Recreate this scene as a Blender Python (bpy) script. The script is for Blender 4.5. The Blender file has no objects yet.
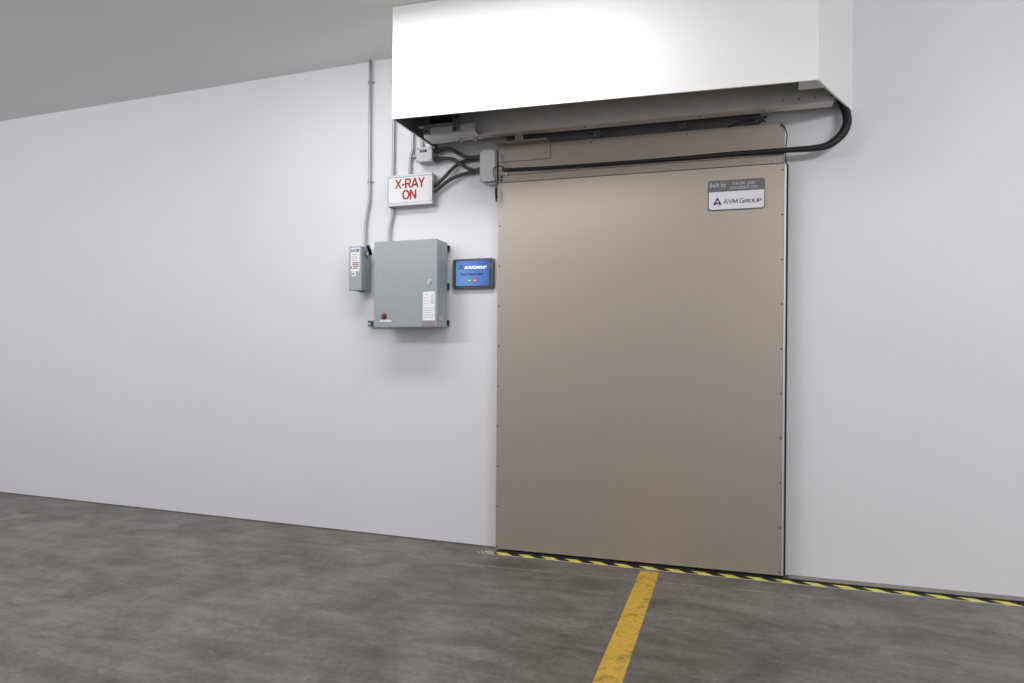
import bpy, bmesh, math, random
from mathutils import Vector, Matrix
random.seed(7)
S = bpy.context.scene
COL = S.collection

# ------------------------------------------------------------------ camera geometry
F_PX = 641.6
YAW = math.atan(219.8 / F_PX)
ROLL = math.radians(0.47)
EYE = 1.25
DIST = 3.9248
HX = -1.4509                      # where the left wall meets the door wall
A2 = math.radians(2.73)           # door wall turns by this angle
CA, SA = math.cos(A2), math.sin(A2)
CEIL = 3.3035
HB = 2.64                         # underside of the soffit box


def rpos(x, dep, z):
    """point on the door wall: x along it, dep out of it, z up"""
    return Vector((HX + x * CA + dep * SA, x * SA - dep * CA, z))


# ------------------------------------------------------------------ materials
def srgb(r, g, b):
    f = lambda c: (c / 255 / 12.92) if c / 255 <= 0.04045 else ((c / 255 + 0.055) / 1.055) ** 2.4
    return (f(r), f(g), f(b), 1)


MATS = {}


def mat(name, col, rough=0.5, metal=0.0, noise=0.0, nscale=20.0, bump=0.0, emit=None, spec=0.5, stretch=(1, 1, 1)):
    m = bpy.data.materials.new(name)
    m.use_nodes = True
    nt = m.node_tree
    b = nt.nodes['Principled BSDF']
    b.inputs['Base Color'].default_value = col
    b.inputs['Roughness'].default_value = rough
    b.inputs['Metallic'].default_value = metal
    b.inputs['Specular IOR Level'].default_value = spec
    if emit:
        b.inputs['Emission Color'].default_value = emit[0]
        b.inputs['Emission Strength'].default_value = emit[1]
    if noise or bump:
        tc = nt.nodes.new('ShaderNodeTexCoord')
        mp = nt.nodes.new('ShaderNodeMapping')
        mp.inputs['Scale'].default_value = stretch
        n = nt.nodes.new('ShaderNodeTexNoise')
        n.inputs['Scale'].default_value = nscale
        n.inputs['Detail'].default_value = 5
        nt.links.new(tc.outputs['Object'], mp.inputs['Vector'])
        nt.links.new(mp.outputs['Vector'], n.inputs['Vector'])
        if noise:
            mr = nt.nodes.new('ShaderNodeMapRange')
            mr.inputs['From Min'].default_value = 0.25
            mr.inputs['From Max'].default_value = 0.75
            mr.inputs['To Min'].default_value = 1 - noise
            mr.inputs['To Max'].default_value = 1 + noise
            hv = nt.nodes.new('ShaderNodeHueSaturation')
            hv.inputs['Color'].default_value = col
            nt.links.new(n.outputs['Fac'], mr.inputs['Value'])
            nt.links.new(mr.outputs['Result'], hv.inputs['Value'])
            nt.links.new(hv.outputs['Color'], b.inputs['Base Color'])
        if bump:
            bp = nt.nodes.new('ShaderNodeBump')
            bp.inputs['Strength'].default_value = bump
            bp.inputs['Distance'].default_value = 0.003
            nt.links.new(n.outputs['Fac'], bp.inputs['Height'])
            nt.links.new(bp.outputs['Normal'], b.inputs['Normal'])
    MATS[name] = m
    return m


WALL = mat('wall_paint', srgb(229, 229, 234), 0.55, noise=0.012, nscale=1.2, bump=0.05)
CEILM = mat('ceiling_paint', srgb(240, 238, 236), 0.8, noise=0.015, nscale=1.0)
SOFFIT = mat('soffit_white', srgb(246, 246, 247), 0.45, noise=0.006, nscale=2)
GALV = mat('galvanised_steel', srgb(204, 202, 199), 0.42, 0.35, noise=0.10, nscale=16, stretch=(1, 1, 2.5))
BEAM = mat('beam_galvanised', srgb(226, 223, 219), 0.5, 0.15, noise=0.08, nscale=9, stretch=(1, 1, 2.5))
GAPSHADE = mat('gap_shade_grey', srgb(118, 119, 122), 0.6, 0.2, noise=0.06, nscale=8)  # shade of the gap above the door, put into the colour
GALVD = mat('raw_sheet_steel', srgb(112, 112, 111), 0.5, 0.4, noise=0.08, nscale=8)
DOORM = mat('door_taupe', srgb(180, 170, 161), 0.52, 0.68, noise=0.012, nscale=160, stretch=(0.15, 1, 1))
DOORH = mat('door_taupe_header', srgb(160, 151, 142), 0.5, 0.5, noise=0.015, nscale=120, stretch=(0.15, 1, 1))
SEAM = mat('seam_dark', srgb(92, 86, 80), 0.7)
ENCL = mat('enclosure_grey', srgb(158, 165, 169), 0.42, 0.05, noise=0.012, nscale=30)
ENCLE = mat('enclosure_edge', srgb(140, 148, 151), 0.5)
PLAST = mat('box_plastic', srgb(196, 197, 200), 0.45, noise=0.01)
ALU = mat('aluminium', srgb(176, 178, 182), 0.4, 0.4, noise=0.02)
CONDUIT = mat('conduit_steel', srgb(172, 173, 176), 0.42, 0.5, noise=0.03, nscale=30)
DARK = mat('dark_metal', srgb(86, 86, 94), 0.45, 0.3, noise=0.05)
BRKT = mat('bracket_steel', srgb(122, 122, 132), 0.5, 0.2, noise=0.05)
STRUT = mat('strut_metal', srgb(90, 92, 94), 0.5, 0.4, noise=0.05)
BLACK = mat('black_rubber', srgb(26, 26, 27), 0.55)
CHAR = mat('charcoal_conduit', srgb(60, 61, 65), 0.5)
ZINC = mat('zinc_bolt', srgb(205, 203, 198), 0.25, 0.9)
WHITE = mat('white_print', srgb(243, 243, 246), 0.4)
SIGNW = mat('sign_acrylic', srgb(228, 228, 232), 0.35)
RED = mat('sign_red', srgb(176, 42, 24), 0.6, spec=0.2)
BTNRED = mat('button_red', srgb(140, 18, 24), 0.25)
REDINK = mat('red_ink', srgb(150, 92, 98), 0.5)
BLUEINK = mat('blue_ink', srgb(44, 66, 150), 0.5)
GREYINK = mat('grey_ink', srgb(110, 110, 118), 0.5)
PALEINK = mat('pale_ink', srgb(196, 198, 206), 0.5)
TRIM = mat('edge_trim_metal', srgb(222, 222, 222), 0.38, 0.75)
MAUVE = mat('mauve_print', srgb(150, 136, 142), 0.5)
SGREY = mat('plate_grey', srgb(104, 106, 108), 0.45)
SFACE = mat('plate_white', srgb(226, 222, 230), 0.4)
NAVY = mat('logo_navy', srgb(30, 52, 122), 0.5)
LRED = mat('logo_red', srgb(210, 50, 60), 0.5)
BEZEL = mat('bezel_grey', srgb(98, 98, 96), 0.45, noise=0.02)
BEZIN = mat('bezel_black', srgb(44, 44, 48), 0.35)
SC_WHITE = mat('screen_white', srgb(200, 210, 235), 0.4, emit=(srgb(225, 232, 250), 0.75))
SC_NAVY = mat('screen_navy', srgb(20, 30, 70), 0.4, emit=(srgb(26, 36, 84), 0.5))
SC_GREEN = mat('screen_green', srgb(20, 120, 80), 0.4, emit=(srgb(35, 160, 110), 0.7))
SC_RED = mat('screen_red', srgb(150, 40, 60), 0.4, emit=(srgb(190, 60, 80), 0.7))
FLECK = mat('white_fleck', srgb(214, 212, 208), 0.8, noise=0.1, nscale=60)
SILL = mat('floor_sill_steel', srgb(142, 136, 129), 0.6, 0.1, noise=0.12, nscale=9)


def screen_material():
    m = bpy.data.materials.new('screen_blue')
    m.use_nodes = True
    nt = m.node_tree
    b = nt.nodes['Principled BSDF']
    tc = nt.nodes.new('ShaderNodeTexCoord')
    mp = nt.nodes.new('ShaderNodeMapping')
    mp.inputs['Location'].default_value = (0.30, 0, 0.10)
    mp.inputs['Scale'].default_value = (4.6, 0, 4.6)
    g = nt.nodes.new('ShaderNodeTexGradient')
    g.gradient_type = 'SPHERICAL'
    n = nt.nodes.new('ShaderNodeTexNoise')
    n.inputs['Scale'].default_value = 18
    cr = nt.nodes.new('ShaderNodeValToRGB')
    cr.color_ramp.elements[0].color = srgb(24, 74, 172)
    cr.color_ramp.elements[1].color = srgb(110, 156, 222)
    ad = nt.nodes.new('ShaderNodeMath')
    ad.operation = 'MULTIPLY_ADD'
    ad.inputs[1].default_value = 0.25
    nt.links.new(tc.outputs['Object'], mp.inputs['Vector'])
    nt.links.new(mp.outputs['Vector'], g.inputs['Vector'])
    nt.links.new(tc.outputs['Object'], n.inputs['Vector'])
    nt.links.new(n.outputs['Fac'], ad.inputs[0])
    nt.links.new(g.outputs['Fac'], ad.inputs[2])
    nt.links.new(ad.outputs['Value'], cr.inputs['Fac'])
    b.inputs['Base Color'].default_value = srgb(10, 20, 40)
    b.inputs['Roughness'].default_value = 0.2
    nt.links.new(cr.outputs['Color'], b.inputs['Emission Color'])
    b.inputs['Emission Strength'].default_value = 0.85
    return m


SCREEN = screen_material()


def concrete_material():
    m = bpy.data.materials.new('polished_concrete')
    m.use_nodes = True
    nt = m.node_tree
    L = nt.links.new
    b = nt.nodes['Principled BSDF']
    tc = nt.nodes.new('ShaderNodeTexCoord')

    def noise(scale, detail, stretch=(1, 1, 1), dist=0.0, rough=0.55, loc=(0, 0, 0)):
        mp = nt.nodes.new('ShaderNodeMapping')
        mp.inputs['Scale'].default_value = stretch
        mp.inputs['Location'].default_value = loc
        n = nt.nodes.new('ShaderNodeTexNoise')
        n.inputs['Scale'].default_value = scale
        n.inputs['Detail'].default_value = detail
        n.inputs['Roughness'].default_value = rough
        n.inputs['Distortion'].default_value = dist
        L(tc.outputs['Object'], mp.inputs['Vector'])
        L(mp.outputs['Vector'], n.inputs['Vector'])
        return n.outputs['Fac']

    def ramp(fac, a, ca, c, cc):
        r = nt.nodes.new('ShaderNodeValToRGB')
        r.color_ramp.elements[0].position = a
        r.color_ramp.elements[0].color = ca
        r.color_ramp.elements[1].position = c
        r.color_ramp.elements[1].color = cc
        L(fac, r.inputs['Fac'])
        return r.outputs['Color']

    def mix(kind, fac, c1, c2):
        x = nt.nodes.new('ShaderNodeMix')
        x.data_type = 'RGBA'
        x.blend_type = kind
        if isinstance(fac, (int, float)):
            x.inputs['Factor'].default_value = fac
        else:
            L(fac, x.inputs['Factor'])
        for sock, c in ((x.inputs[6], c1), (x.inputs[7], c2)):
            if isinstance(c, tuple):
                sock.default_value = c
            else:
                L(c, sock)
        return x.outputs[2]

    base = ramp(noise(1.1, 7, (1, 1.3, 1), 0.5, 0.62), 0.34, srgb(107, 103, 97), 0.66, srgb(131, 128, 123))
    blot = ramp(noise(3.0, 8, (1.0, 1.2, 1), 0.9, 0.66, (3, 1, 0)), 0.36, (0.62, 0.61, 0.60, 1), 0.60, (1.05, 1.05, 1.05, 1))
    c = mix('MULTIPLY', 0.9, base, blot)
    fine = ramp(noise(34, 6, (1, 1, 1), 0.3, 0.7), 0.34, (0.74, 0.74, 0.74, 1), 0.66, (1.18, 1.18, 1.18, 1))
    c = mix('MULTIPLY', 0.7, c, fine)
    warm = ramp(noise(0.7, 3, (1, 1, 1), 0, 0.5, (7, 2, 0)), 0.4, (1.0, 0.98, 0.955, 1), 0.62, (1, 1, 1, 1))
    c = mix('MULTIPLY', 1.0, c, warm)
    streak = ramp(noise(2.6, 9, (0.55, 3.2, 1), 0.5, 0.7, (4, 9, 0)), 0.40, (0.76, 0.75, 0.74, 1), 0.60, (1.12, 1.12, 1.12, 1))
    c = mix('MULTIPLY', 0.85, c, streak)
    grit = ramp(noise(120, 4, (1, 1, 1), 0.0, 0.8, (8, 1, 0)), 0.35, (0.84, 0.84, 0.84, 1), 0.65, (1.12, 1.12, 1.12, 1))
    c = mix('MULTIPLY', 0.6, c, grit)
    # small dark scuffs
    sc = ramp(noise(9, 4, (1, 2.2, 1), 1.4, 0.6, (1, 5, 0)), 0.60, (0, 0, 0, 1), 0.70, (1, 1, 1, 1))
    c = mix('MULTIPLY', sc, c, (0.74, 0.73, 0.72, 1))
    pale = ramp(noise(7, 6, (0.8, 2.6, 1), 1.0, 0.7, (11, 3, 0)), 0.60, (0, 0, 0, 1), 0.72, (0.5, 0.5, 0.5, 1))
    c = mix('MIX', pale, c, srgb(150, 146, 140))
    # a saw-cut joint along the door wall, worn pale in places
    sep = nt.nodes.new('ShaderNodeSeparateXYZ')
    L(tc.outputs['Object'], sep.inputs[0])
    ma = nt.nodes.new('ShaderNodeMath'); ma.operation = 'MULTIPLY_ADD'
    ma.inputs[1].default_value = -0.080; ma.inputs[2].default_value = 0.2465
    L(sep.outputs['X'], ma.inputs[0])
    mb = nt.nodes.new('ShaderNodeMath'); mb.operation = 'ADD'
    L(ma.outputs[0], mb.inputs[0]); L(sep.outputs['Y'], mb.inputs[1])
    wob = nt.nodes.new('ShaderNodeMath'); wob.operation = 'MULTIPLY_ADD'
    wob.inputs[1].default_value = 0.012
    L(noise(9, 4), wob.inputs[0]); L(mb.outputs[0], wob.inputs[2])
    ab = nt.nodes.new('ShaderNodeMath'); ab.operation = 'ABSOLUTE'
    L(wob.outputs[0], ab.inputs[0])
    lt = nt.nodes.new('ShaderNodeMath'); lt.operation = 'LESS_THAN'; lt.inputs[1].default_value = 0.0035
    L(ab.outputs[0], lt.inputs[0])
    x1 = nt.nodes.new('ShaderNodeMath'); x1.operation = 'GREATER_THAN'; x1.inputs[1].default_value = -1.6
    L(sep.outputs['X'], x1.inputs[0])
    x2 = nt.nodes.new('ShaderNodeMath'); x2.operation = 'LESS_THAN'; x2.inputs[1].default_value = 0.55
    L(sep.outputs['X'], x2.inputs[0])
    m1 = nt.nodes.new('ShaderNodeMath'); m1.operation = 'MULTIPLY'
    L(lt.outputs[0], m1.inputs[0]); L(x1.outputs[0], m1.inputs[1])
    m2 = nt.nodes.new('ShaderNodeMath'); m2.operation = 'MULTIPLY'
    L(m1.outputs[0], m2.inputs[0]); L(x2.outputs[0], m2.inputs[1])
    worn = ramp(noise(14, 4, (1, 1, 1), 0, 0.6, (2, 2, 2)), 0.40, (0, 0, 0, 1), 0.55, (0.75, 0.75, 0.75, 1))
    m3 = nt.nodes.new('ShaderNodeMath'); m3.operation = 'MULTIPLY'
    L(m2.outputs[0], m3.inputs[0]); L(worn, m3.inputs[1])
    c = mix('MIX', m3.outputs[0], c, srgb(182, 178, 172))
    L(c, b.inputs['Base Color'])
    rr = ramp(noise(4, 5, (1, 1, 1), 0.5, 0.6, (5, 5, 0)), 0.3, (0.32, 0.32, 0.32, 1), 0.7, (0.50, 0.50, 0.50, 1))
    L(rr, b.inputs['Roughness'])
    b.inputs['Specular IOR Level'].default_value = 0.4
    bp = nt.nodes.new('ShaderNodeBump')
    bp.inputs['Strength'].default_value = 0.12
    bp.inputs['Distance'].default_value = 0.004
    L(noise(40, 6), bp.inputs['Height'])
    L(bp.outputs['Normal'], b.inputs['Normal'])
    return m


CONCRETE = concrete_material()


def paint_material():
    """yellow floor paint with worn patches that show concrete"""
    m = bpy.data.materials.new('yellow_floor_paint')
    m.use_nodes = True
    nt = m.node_tree
    L = nt.links.new
    b = nt.nodes['Principled BSDF']
    tc = nt.nodes.new('ShaderNodeTexCoord')
    n = nt.nodes.new('ShaderNodeTexNoise')
    n.inputs['Scale'].default_value = 11
    n.inputs['Detail'].default_value = 10
    n.inputs['Roughness'].default_value = 0.8
    r = nt.nodes.new('ShaderNodeValToRGB')
    e = r.color_ramp.elements
    e[0].position = 0.36; e[0].color = srgb(126, 112, 80)
    e[1].position = 0.455; e[1].color = srgb(196, 156, 52)
    k = e.new(0.50); k.color = srgb(216, 173, 58)
    k = e.new(0.56); k.color = srgb(206, 166, 66)
    k = e.new(0.64); k.color = srgb(158, 138, 96)
    L(tc.outputs['Object'], n.inputs['Vector'])
    L(n.outputs['Fac'], r.inputs['Fac'])
    L(r.outputs['Color'], b.inputs['Base Color'])
    b.inputs['Roughness'].default_value = 0.6
    return m


PAINT = paint_material()


def hazard_material():
    m = bpy.data.materials.new('hazard_stripes')
    m.use_nodes = True
    nt = m.node_tree
    L = nt.links.new
    b = nt.nodes['Principled BSDF']
    tc = nt.nodes.new('ShaderNodeTexCoord')
    sep = nt.nodes.new('ShaderNodeSeparateXYZ')
    L(tc.outputs['Object'], sep.inputs[0])
    a = nt.nodes.new('ShaderNodeMath'); a.operation = 'MULTIPLY_ADD'; a.inputs[1].default_value = 1.05
    L(sep.outputs['Y'], a.inputs[0]); L(sep.outputs['X'], a.inputs[2])
    d = nt.nodes.new('ShaderNodeMath'); d.operation = 'DIVIDE'; d.inputs[1].default_value = 0.150
    L(a.outputs[0], d.inputs[0])
    f = nt.nodes.new('ShaderNodeMath'); f.operation = 'FRACT'
    L(d.outputs[0], f.inputs[0])
    g = nt.nodes.new('ShaderNodeMath'); g.operation = 'LESS_THAN'; g.inputs[1].default_value = 0.52
    L(f.outputs[0], g.inputs[0])
    n = nt.nodes.new('ShaderNodeTexNoise'); n.inputs['Scale'].default_value = 40
    L(tc.outputs['Object'], n.inputs['Vector'])
    yr = nt.nodes.new('ShaderNodeValToRGB')
    yr.color_ramp.elements[0].position = 0.35; yr.color_ramp.elements[0].color = srgb(214, 198, 82)
    yr.color_ramp.elements[1].position = 0.6; yr.color_ramp.elements[1].color = srgb(244, 230, 108)
    L(n.outputs['Fac'], yr.inputs['Fac'])
    mx = nt.nodes.new('ShaderNodeMix'); mx.data_type = 'RGBA'
    L(g.outputs[0], mx.inputs['Factor'])
    mx.inputs[6].default_value = srgb(38, 36, 36)
    L(yr.outputs['Color'], mx.inputs[7])
    ed = nt.nodes.new('ShaderNodeMath'); ed.operation = 'LESS_THAN'; ed.inputs[1].default_value = -0.047
    L(sep.outputs['Y'], ed.inputs[0])
    m2 = nt.nodes.new('ShaderNodeMix'); m2.data_type = 'RGBA'
    L(ed.outputs[0], m2.inputs['Factor'])
    L(mx.outputs[2], m2.inputs[6])
    m2.inputs[7].default_value = srgb(196, 192, 186)
    L(m2.outputs[2], b.inputs['Base Color'])
    b.inputs['Roughness'].default_value = 0.5
    return m


HAZARD = hazard_material()


# ------------------------------------------------------------------ mesh helpers
def bm_new():
    return bmesh.new()


def box(bm, x0, x1, y0, y1, z0, z1, bev=0.0, seg=1):
    vs = [bm.verts.new((x, y, z)) for x in (x0, x1) for y in (y0, y1) for z in (z0, z1)]
    idx = [(0, 1, 3, 2), (4, 6, 7, 5), (0, 4, 5, 1), (2, 3, 7, 6), (0, 2, 6, 4), (1, 5, 7, 3)]
    fs = [bm.faces.new([vs[i] for i in q]) for q in idx]
    bmesh.ops.recalc_face_normals(bm, faces=fs)
    if bev:
        es = list({e for f in fs for e in f.edges})
        bmesh.ops.bevel(bm, geom=es, offset=bev, segments=seg, affect='EDGES', profile=0.5)
    return fs


def prism(bm, pts, y0, y1):
    """outline in x,z extruded from y0 to y1"""
    a = [bm.verts.new((x, y0, z)) for x, z in pts]
    b = [bm.verts.new((x, y1, z)) for x, z in pts]
    n = len(pts)
    fs = [bm.faces.new(a), bm.faces.new(b[::-1])]
    for i in range(n):
        fs.append(bm.faces.new((a[i], b[i], b[(i + 1) % n], a[(i + 1) % n])))
    bmesh.ops.recalc_face_normals(bm, faces=fs)
    return fs


def prism_z(bm, pts, z0, z1):
    a = [bm.verts.new((x, y, z0)) for x, y in pts]
    b = [bm.verts.new((x, y, z1)) for x, y in pts]
    n = len(pts)
    fs = [bm.faces.new(a), bm.faces.new(b[::-1])]
    for i in range(n):
        fs.append(bm.faces.new((a[i], b[i], b[(i + 1) % n], a[(i + 1) % n])))
    bmesh.ops.recalc_face_normals(bm, faces=fs)
    return fs


def rrect(x0, x1, z0, z1, r, n=5):
    out = []
    for cx, cz, a0 in ((x1 - r, z1 - r, 0), (x0 + r, z1 - r, 90), (x0 + r, z0 + r, 180), (x1 - r, z0 + r, 270)):
        for i in range(n + 1):
            a = math.radians(a0 + 90 * i / n)
            out.append((cx + r * math.cos(a), cz + r * math.sin(a)))
    return out


def cyl(bm, p0, p1, r, seg=16, r1=None):
    p0, p1 = Vector(p0), Vector(p1)
    d = p1 - p0
    q = d.to_track_quat('Z', 'Y')
    r1 = r if r1 is None else r1
    a, b = [], []
    for i in range(seg):
        t = 2 * math.pi * i / seg
        v = Vector((math.cos(t), math.sin(t), 0))
        a.append(bm.verts.new(p0 + q @ (v * r)))
        b.append(bm.verts.new(p1 + q @ (v * r1)))
    fs = [bm.faces.new(a[::-1]), bm.faces.new(b)]
    for i in range(seg):
        f = bm.faces.new((a[i], a[(i + 1) % seg], b[(i + 1) % seg], b[i]))
        f.smooth = seg > 8
        fs.append(f)
    return fs


def catmull(pts, rad, sub=8):
    P = [Vector(p) for p in pts]
    if not isinstance(rad, (list, tuple)):
        rad = [rad] * len(P)
    op, orr = [], []
    for i in range(len(P) - 1):
        p0 = P[max(i - 1, 0)]; p1 = P[i]; p2 = P[i + 1]; p3 = P[min(i + 2, len(P) - 1)]
        for s in range(sub):
            t = s / sub
            op.append(0.5 * ((2 * p1) + (-p0 + p2) * t + (2 * p0 - 5 * p1 + 4 * p2 - p3) * t * t + (-p0 + 3 * p1 - 3 * p2 + p3) * t ** 3))
            orr.append(rad[i] * (1 - t) + rad[i + 1] * t)
    op.append(P[-1]); orr.append(rad[-1])
    return op, orr


def tube(bm, pts, rad, seg=12, sub=8, ribs=0.0):
    P, R = catmull(pts, rad, sub)
    ref = Vector((0, 0, 1))
    rings = []
    prev = None
    for i, p in enumerate(P):
        d = (P[min(i + 1, len(P) - 1)] - P[max(i - 1, 0)]).normalized()
        if prev is None:
            n = d.cross(ref)
            if n.length < 1e-3:
                n = d.cross(Vector((0, 1, 0)))
        else:
            n = prev - d * prev.dot(d)
        n.normalize(); prev = n
        b = d.cross(n)
        rr = R[i] * (1 - (ribs if i % 2 else 0))
        rings.append([bm.verts.new(p + (n * math.cos(2 * math.pi * k / seg) + b * math.sin(2 * math.pi * k / seg)) * rr) for k in range(seg)])
    fs = []
    for a, b in zip(rings, rings[1:]):
        for k in range(seg):
            f = bm.faces.new((a[k], a[(k + 1) % seg], b[(k + 1) % seg], b[k]))
            f.smooth = True
            fs.append(f)
    fs.append(bm.faces.new(rings[0][::-1])); fs.append(bm.faces.new(rings[-1]))
    bmesh.ops.recalc_face_normals(bm, faces=fs)


def obj(name, bm, m, parent=None, label=None):
    me = bpy.data.meshes.new(name)
    bm.normal_update()
    bm.to_mesh(me)
    bm.free()
    for x in (m if isinstance(m, (list, tuple)) else [m]):
        me.materials.append(x)
    o = bpy.data.objects.new(name, me)
    COL.objects.link(o)
    o.parent = parent
    if label:
        o['label'] = label
    return o


def one(name, m, parent, fn, *a, label=None, **k):
    bm = bm_new()
    fn(bm, *a, **k)
    return obj(name, bm, m, parent, label)


def tag(o, label, cat, group=None):
    o['label'] = label
    o['category'] = cat
    if group:
        o['group'] = group
    return o


def thing(name, label, cat, loc=(0, 0, 0), rz=0.0, group=None):
    o = bpy.data.objects.new(name, None)
    o.empty_display_size = 0.05
    COL.objects.link(o)
    o.location = loc
    o.rotation_euler = (0, 0, rz)
    return tag(o, label, cat, group)


def struct(o):
    o['kind'] = 'structure'
    return o


def text(name, body, x0, x1, z0, z1, y, m, parent, bold=0.0, shear=0.0, label=None):
    cu = bpy.data.curves.new(name, 'FONT')
    cu.body = body
    cu.size = 1.0
    cu.offset = bold
    cu.shear = shear
    cu.extrude = 0.0
    cu.resolution_u = 4
    t = bpy.data.objects.new(name, cu)
    COL.objects.link(t)
    dg = bpy.context.evaluated_depsgraph_get()
    me = bpy.data.meshes.new_from_object(t.evaluated_get(dg))
    bpy.data.objects.remove(t)
    bpy.data.curves.remove(cu)
    xs = [v.co.x for v in me.vertices]; ys = [v.co.y for v in me.vertices]
    ax, bx, ay, by = min(xs), max(xs), min(ys), max(ys)
    for v in me.vertices:
        X = x0 + (v.co.x - ax) / (bx - ax) * (x1 - x0)
        Z = z0 + (v.co.y - ay) / (by - ay) * (z1 - z0)
        v.co = (X, y, Z)
    bm = bm_new()
    bm.from_mesh(me)
    ext = bmesh.ops.extrude_face_region(bm, geom=list(bm.faces))
    for e in ext['geom']:
        if isinstance(e, bmesh.types.BMVert):
            e.co.y -= 0.0008
    bmesh.ops.recalc_face_normals(bm, faces=list(bm.faces))
    bpy.data.meshes.remove(me)
    me = bpy.data.meshes.new(name)
    bm.to_mesh(me); bm.free()
    me.materials.clear()
    me.materials.append(m)
    o = bpy.data.objects.new(name, me)
    COL.objects.link(o)
    o.parent = parent
    if label:
        o['label'] = label
    return o


def arc(cx, cz, rx, rz, a0, a1, n=14):
    return [(cx + rx * math.cos(math.radians(a0 + (a1 - a0) * i / n)), cz + rz * math.sin(math.radians(a0 + (a1 - a0) * i / n))) for i in range(n + 1)]


# letters as centre lines in a unit-high cell: (advance width, strokes)
GL = {
    'X': (0.72, [[(0.03, 0), (0.69, 1)], [(0.03, 1), (0.69, 0)]]),
    '-': (0.36, [[(0.04, 0.40), (0.32, 0.40)]]),
    'R': (0.74, [[(0.08, 0), (0.08, 1)], [(0.08, 0.93), (0.42, 0.93)] + arc(0.42, 0.70, 0.22, 0.23, 90, -90) + [(0.08, 0.47)], [(0.36, 0.47), (0.68, 0)]]),
    'A': (0.78, [[(0.03, 0), (0.39, 1)], [(0.39, 1), (0.75, 0)], [(0.17, 0.30), (0.61, 0.30)]]),
    'Y': (0.72, [[(0.03, 1), (0.36, 0.44)], [(0.69, 1), (0.36, 0.44)], [(0.36, 0.48), (0.36, 0)]]),
    'O': (0.84, [arc(0.42, 0.5, 0.35, 0.44, 0, 360, 28)]),
    'N': (0.76, [[(0.08, 0), (0.08, 1)], [(0.09, 0.97), (0.67, 0.03)], [(0.68, 0), (0.68, 1)]]),
    'V': (0.76, [[(0.03, 1), (0.38, 0)], [(0.38, 0), (0.73, 1)]]),
    'M': (0.98, [[(0.10, 0), (0.10, 1)], [(0.10, 0.96), (0.49, 0.10)], [(0.49, 0.10), (0.88, 0.96)], [(0.88, 0), (0.88, 1)]]),
    'G': (0.90, [[(0.82, 0.93), (0.24, 0.93)] + arc(0.24, 0.77, 0.17, 0.16, 90, 180, 6) + arc(0.24, 0.23, 0.17, 0.16, 180, 270, 6) + [(0.82, 0.07), (0.82, 0.50), (0.48, 0.50)]]),
    'o': (0.90, [[(0.24, 0.93), (0.66, 0.93)] + arc(0.66, 0.77, 0.17, 0.16, 90, 0, 6) + arc(0.66, 0.23, 0.17, 0.16, 0, -90, 6) + [(0.24, 0.07)] + arc(0.24, 0.23, 0.17, 0.16, 270, 180, 6) + arc(0.24, 0.77, 0.17, 0.16, 180, 90, 6)]),
    'U': (0.88, [[(0.08, 1), (0.08, 0.24)] + arc(0.25, 0.24, 0.17, 0.17, 180, 270, 6) + arc(0.63, 0.24, 0.17, 0.17, 270, 360, 6) + [(0.80, 1)]]),
    'P': (0.80, [[(0.08, 0), (0.08, 0.93), (0.58, 0.93)] + arc(0.58, 0.70, 0.16, 0.23, 90, -90) + [(0.08, 0.47)]]),
    'E': (0.70, [[(0.66, 0.93), (0.08, 0.93), (0.08, 0.07), (0.66, 0.07)], [(0.08, 0.5), (0.58, 0.5)]]),
    'T': (0.70, [[(0.02, 0.93), (0.68, 0.93)], [(0.35, 0.93), (0.35, 0)]]),
    'r': (0.84, [[(0.08, 0), (0.08, 0.93), (0.58, 0.93)] + arc(0.58, 0.70, 0.16, 0.23, 90, -90) + [(0.08, 0.47)], [(0.48, 0.47), (0.74, 0)]]),
}


def stroke_text(name, items, y, m, parent, thick):
    """items: (characters, x0, x1, z0, z1); bold flat letters standing 0.8 mm off the surface"""
    b = bm_new()
    lay = 0
    for chars, x0, x1, z0, z1 in items:
        tot = sum(GL[c][0] for c in chars) + 0.06 * (len(chars) - 1)
        sx, sz = (x1 - x0) / tot, z1 - z0
        cur = 0.0
        for c in chars:
            for st in GL[c][1]:
                P = [Vector((x0 + (cur + u) * sx, z0 + v * sz)) for u, v in st]
                L_, R_ = [], []
                for i, p in enumerate(P):
                    closed = (P[0] - P[-1]).length < 1e-5
                    a = P[i - 1] if i > 0 else (P[-2] if closed else None)
                    q = P[i + 1] if i < len(P) - 1 else (P[1] if closed else None)
                    d1 = (p - a).normalized() if a is not None else (q - p).normalized()
                    d2 = (q - p).normalized() if q is not None else d1
                    n1, n2 = Vector((-d1.y, d1.x)), Vector((-d2.y, d2.x))
                    nn = (n1 + n2)
                    nn = nn / max(nn.dot(n1), 0.6)
                    L_.append(p + nn * thick / 2); R_.append(p - nn * thick / 2)
                lay += 1
                yy = y - 0.0006 - 0.00003 * (lay % 4)
                f = [b.verts.new((v.x, yy, min(max(v.y, z0), z1))) for v in L_]
                g = [b.verts.new((v.x, yy, min(max(v.y, z0), z1))) for v in R_]
                f2 = [b.verts.new((v.co.x, y, v.co.z)) for v in f]
                g2 = [b.verts.new((v.co.x, y, v.co.z)) for v in g]
                for i in range(len(f) - 1):
                    for q4 in ((f[i], f[i + 1], g[i + 1], g[i]), (f[i], f2[i], f2[i + 1], f[i + 1]), (g[i], g[i + 1], g2[i + 1], g2[i])):
                        b.faces.new(q4)
                b.faces.new((f[0], g[0], g2[0], f2[0])); b.faces.new((f[-1], f2[-1], g2[-1], g[-1]))
            cur += GL[c][0] + 0.06
    bmesh.ops.recalc_face_normals(b, faces=list(b.faces))
    return obj(name, b, m, parent)


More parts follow.
